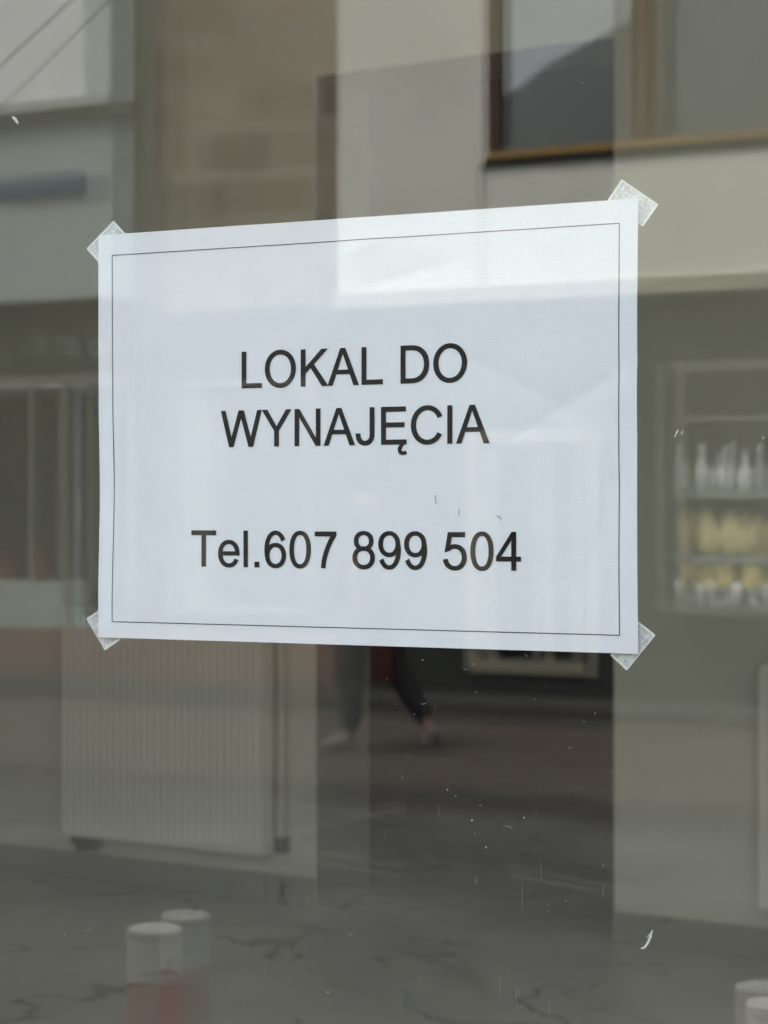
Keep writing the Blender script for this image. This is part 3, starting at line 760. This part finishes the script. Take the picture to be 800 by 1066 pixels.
obj('shop_back', B(-24, xB, W-1.5, W-1.45, gz, shop_top), M['dark_in'], ha)
obj('window_ledge', B(-24, pxs[1]-.031, W-.34, W-.09, zs0, zs1), M['shelf'], ha)
obj('plinth', B(-24, refl(345, 690, W).x, W-.30, W-.04, .03, zs0-.001), M['plinth'], ha)
dr = obj('door', frame_bm(pxs[1]+.04, xd1-.03, zs0+.01, shop_top-.07, .09, W-.20, W-.14), M['bluef'], ha)
obj('pane', sheet([(pxs[1]+.13, W-.17, zs0+.1), (xd1-.12, W-.17, zs0+.1), (xd1-.12, W-.17, shop_top-.16), (pxs[1]+.13, W-.17, shop_top-.16)]), M['thin_glass'], dr)
hx = refl(79, 530, W).x; h0, h1 = refl(79, 556, W).z, refl(79, 521, W).z
bm = bmesh.new(); tube(bm, [(hx-.06, W-.13, h1), (hx-.01, W-.06, h1), (hx, W-.05, h1-.02), (hx, W-.05, h0+.02), (hx-.01, W-.06, h0), (hx-.06, W-.13, h0)], .016, 8)
obj('handle', bm, M['steel'], dr, smooth=True)
# raised letters on the fascia; the pane mirrors them
for px, ch in ((34, 'C'), (68, 'C'), (94, 'O')):
    bm = bmesh.new(); p = refl(px, 360, W); sz = .19
    glyph_mesh(bm, ch, sz, 0, 0, lambda x, z: Vector((p.x+G[ch][0]*sz/2000-x, W-.095, p.z-.065+z)))
    bmesh.ops.remove_doubles(bm, verts=bm.verts[:], dist=.0004)
    obj('letter', bm, M['shelf'], ha)
for px, wpx, lb in ((8, 20, 'dark red box at the left of the mirrored shop window ledge'), (46, 16, 'brownish red box beside the blue grey shop door frame')):
    p = refl(px, 606, W-.25); wd = wpx*18.8/FP
    o = obj('goods_box', B(p.x-wd/2, p.x+wd/2, W-.33, W-.22, zs1+.001, zs1+.26, bev=.01), M['redbox']); tag(place_at_base(o), lb, 'box', 'red boxes on the window ledge')

# overhead cable crossing the street
a_, b_ = refl(0, 69, -6.7), refl(75, 0, -6.7); dv = b_-a_
bm = bmesh.new(); tube(bm, [a_-dv*5, a_-dv*1, a_, b_, b_+dv*6], .006, 6)
tag(place_at_base(obj('overhead_cable', bm, M['grey_lip'])), 'thin dark cable strung over the street in front of the pale window', 'cable')

# hill behind us, mirrored in the upper window opposite
bm = bmesh.new(); prof = [(-95, 6), (-75, 12), (-60, 16.5), (-42, 19), (-37.5, 19.3), (-35.2, 20.0), (-33.6, 21.0), (-31.3, 21.9), (-28.5, 23.3), (-20, 26), (-5, 28), (15, 28), (40, 20), (70, 6)]
rows = []
for (yy, s_) in ((46, .0), (50, .55), (55, 1.0), (75, 1.25), (110, .4)):
    rows.append([bm.verts.new((x*(1+(yy-55)*.004), yy, z*s_)) for x, z in prof])
for r0, r1 in zip(rows, rows[1:]):
    for k in range(len(prof)-1): bm.faces.new((r0[k], r0[k+1], r1[k+1], r1[k]))
obj('hill', bm, M['hill'], smooth=True, kind='structure')

# ------------------------------------------------------------------ the passer-by
def skinned(name, pts, edges, mat, parent=None, sub=2):
    me = bpy.data.meshes.new(name); me.from_pydata([p[:3] for p in pts], edges, [])
    o = link(bpy.data.objects.new(name, me)); me.materials.append(mat)
    me.skin_vertices or None
    md = o.modifiers.new('skin', 'SKIN'); md.use_smooth_shade = True
    for i, p in enumerate(pts):
        sv = me.skin_vertices[0].data[i]; r = p[3]; sv.radius = (r, r) if not isinstance(r, tuple) else r
        sv.use_root = (i == 0)
    ss = o.modifiers.new('sub', 'SUBSURF'); ss.levels = sub; ss.render_levels = sub
    bpy.context.view_layer.update()
    dg = bpy.context.evaluated_depsgraph_get(); m2 = bpy.data.meshes.new_from_object(o.evaluated_get(dg))
    m2.name = name; o.modifiers.clear(); o.data = m2
    for p in m2.polygons: p.use_smooth = True
    if not m2.materials: m2.materials.append(mat)
    if parent is not None: o.parent = parent
    return o
pf = reflG(366, 781); px0 = pf.x; py0 = pf.y
per = thing('person', 'person in dark trousers and pale trainers walking past, mirrored below the notice', 'person', (px0, py0, 0)); per.scale = (1.06,)*3
# x forward is -1 (walks to the left); origin under the leading foot. local metres
lead = .0; hip = .13
P = [(hip, 0, .98, .13), (hip-.01, 0, 1.15, .115), (hip-.02, 0, 1.35, .14), (hip-.03, 0, 1.47, .07), (hip-.045, 0, 1.55, .052), (hip-.06, 0, 1.64, (.085, .10)), (hip-.06, 0, 1.73, .07),
     # lead leg
     (hip-.02, .09, .90, .088), (hip-.10, .09, .50, .058), (.02, .09, .09, .042), (-.02, .09, .045, .036), (-.13, .09, .03, .03),
     # trailing leg
     (hip+.03, -.09, .90, .088), (hip+.10, -.09, .50, .058), (hip+.32, -.09, .17, .042), (hip+.36, -.09, .09, .036), (hip+.31, -.09, .03, .03),
     # arms
     (hip-.02, .18, 1.42, .055), (hip+.10, .22, 1.15, .042), (hip+.02, .22, .93, .032), (hip-.0, .22, .85, .03),
     (hip-.02, -.18, 1.42, .055), (hip-.05, -.22, 1.14, .042), (hip-.22, -.20, .98, .032), (hip-.29, -.19, .95, .03)]
E_ = [(0, 1), (1, 2), (2, 3), (3, 4), (4, 5), (5, 6), (0, 7), (7, 8), (8, 9), (9, 10), (10, 11), (0, 12), (12, 13), (13, 14), (14, 15), (15, 16), (2, 17), (17, 18), (18, 19), (19, 20), (2, 21), (21, 22), (22, 23), (23, 24)]
skinned('body', P, E_, M['skin'], per)
def grow(idx, d): return [(P[i][0], P[i][1], P[i][2], (P[i][3] if not isinstance(P[i][3], tuple) else P[i][3][0])+d) for i in idx]
tr_ = grow([0, 7, 8, 9, 12, 13, 14], .028); tr_[3] = (.03, .09, .085, .062); tr_[6] = (hip+.335, -.09, .155, .060)
skinned('trousers', tr_, [(0, 1), (1, 2), (2, 3), (0, 4), (4, 5), (5, 6)], M['jeans'], per)
jk = grow([0, 1, 2, 17, 18, 19, 21, 22, 23], .018)
skinned('jacket', jk, [(0, 1), (1, 2), (2, 3), (3, 4), (4, 5), (2, 6), (6, 7), (7, 8)], M['jacket'], per)
for pts in ([(.06, .09, .055, .045), (-.03, .09, .05, .048), (-.15, .09, .035, .035)], [(hip+.37, -.09, .16, .045), (hip+.37, -.09, .09, .048), (hip+.30, -.09, .035, .035)]):
    skinned('shoe', pts, [(0, 1), (1, 2)], M['shoe'], per)
bm = bmesh.new(); bmesh.ops.create_icosphere(bm, subdivisions=3, radius=1)
for v_ in bm.verts: v_.co = Vector((hip-.02+v_.co.x*.125, v_.co.y*.125, 1.66+v_.co.z*.15))
o = obj('hood', bm, M['jacket'], None, smooth=True); o.parent = per
bg = thing('shoulder_bag', 'dark red bag hanging at the hip of the walking person', 'bag', (px0+hip+.17, py0+.16, .44))
bm = B(-.08, .08, -.04, .04, 0, .24, bev=.03); o = obj('bag_body', bm, M['bag']); o.parent = bg
bm = bmesh.new(); tube(bm, [(-.06, 0, .23), (-.08, 0, .4), (-.16, -.05, .80), (-.13, -.1, .82), (.0, 0, .45), (.06, 0, .23)], .012, 8)
o = obj('strap', bm, M['bag'], smooth=True); o.parent = bg

# ------------------------------------------------------------------ render settings
S.view_settings.view_transform = 'Standard'; S.view_settings.look = 'None'; S.view_settings.exposure = 0
S.cycles.max_bounces = 10; S.cycles.transparent_max_bounces = 16; S.cycles.diffuse_bounces = 4; S.cycles.glossy_bounces = 6
S.cycles.use_denoising = True
S.cycles.sample_clamp_indirect = 6
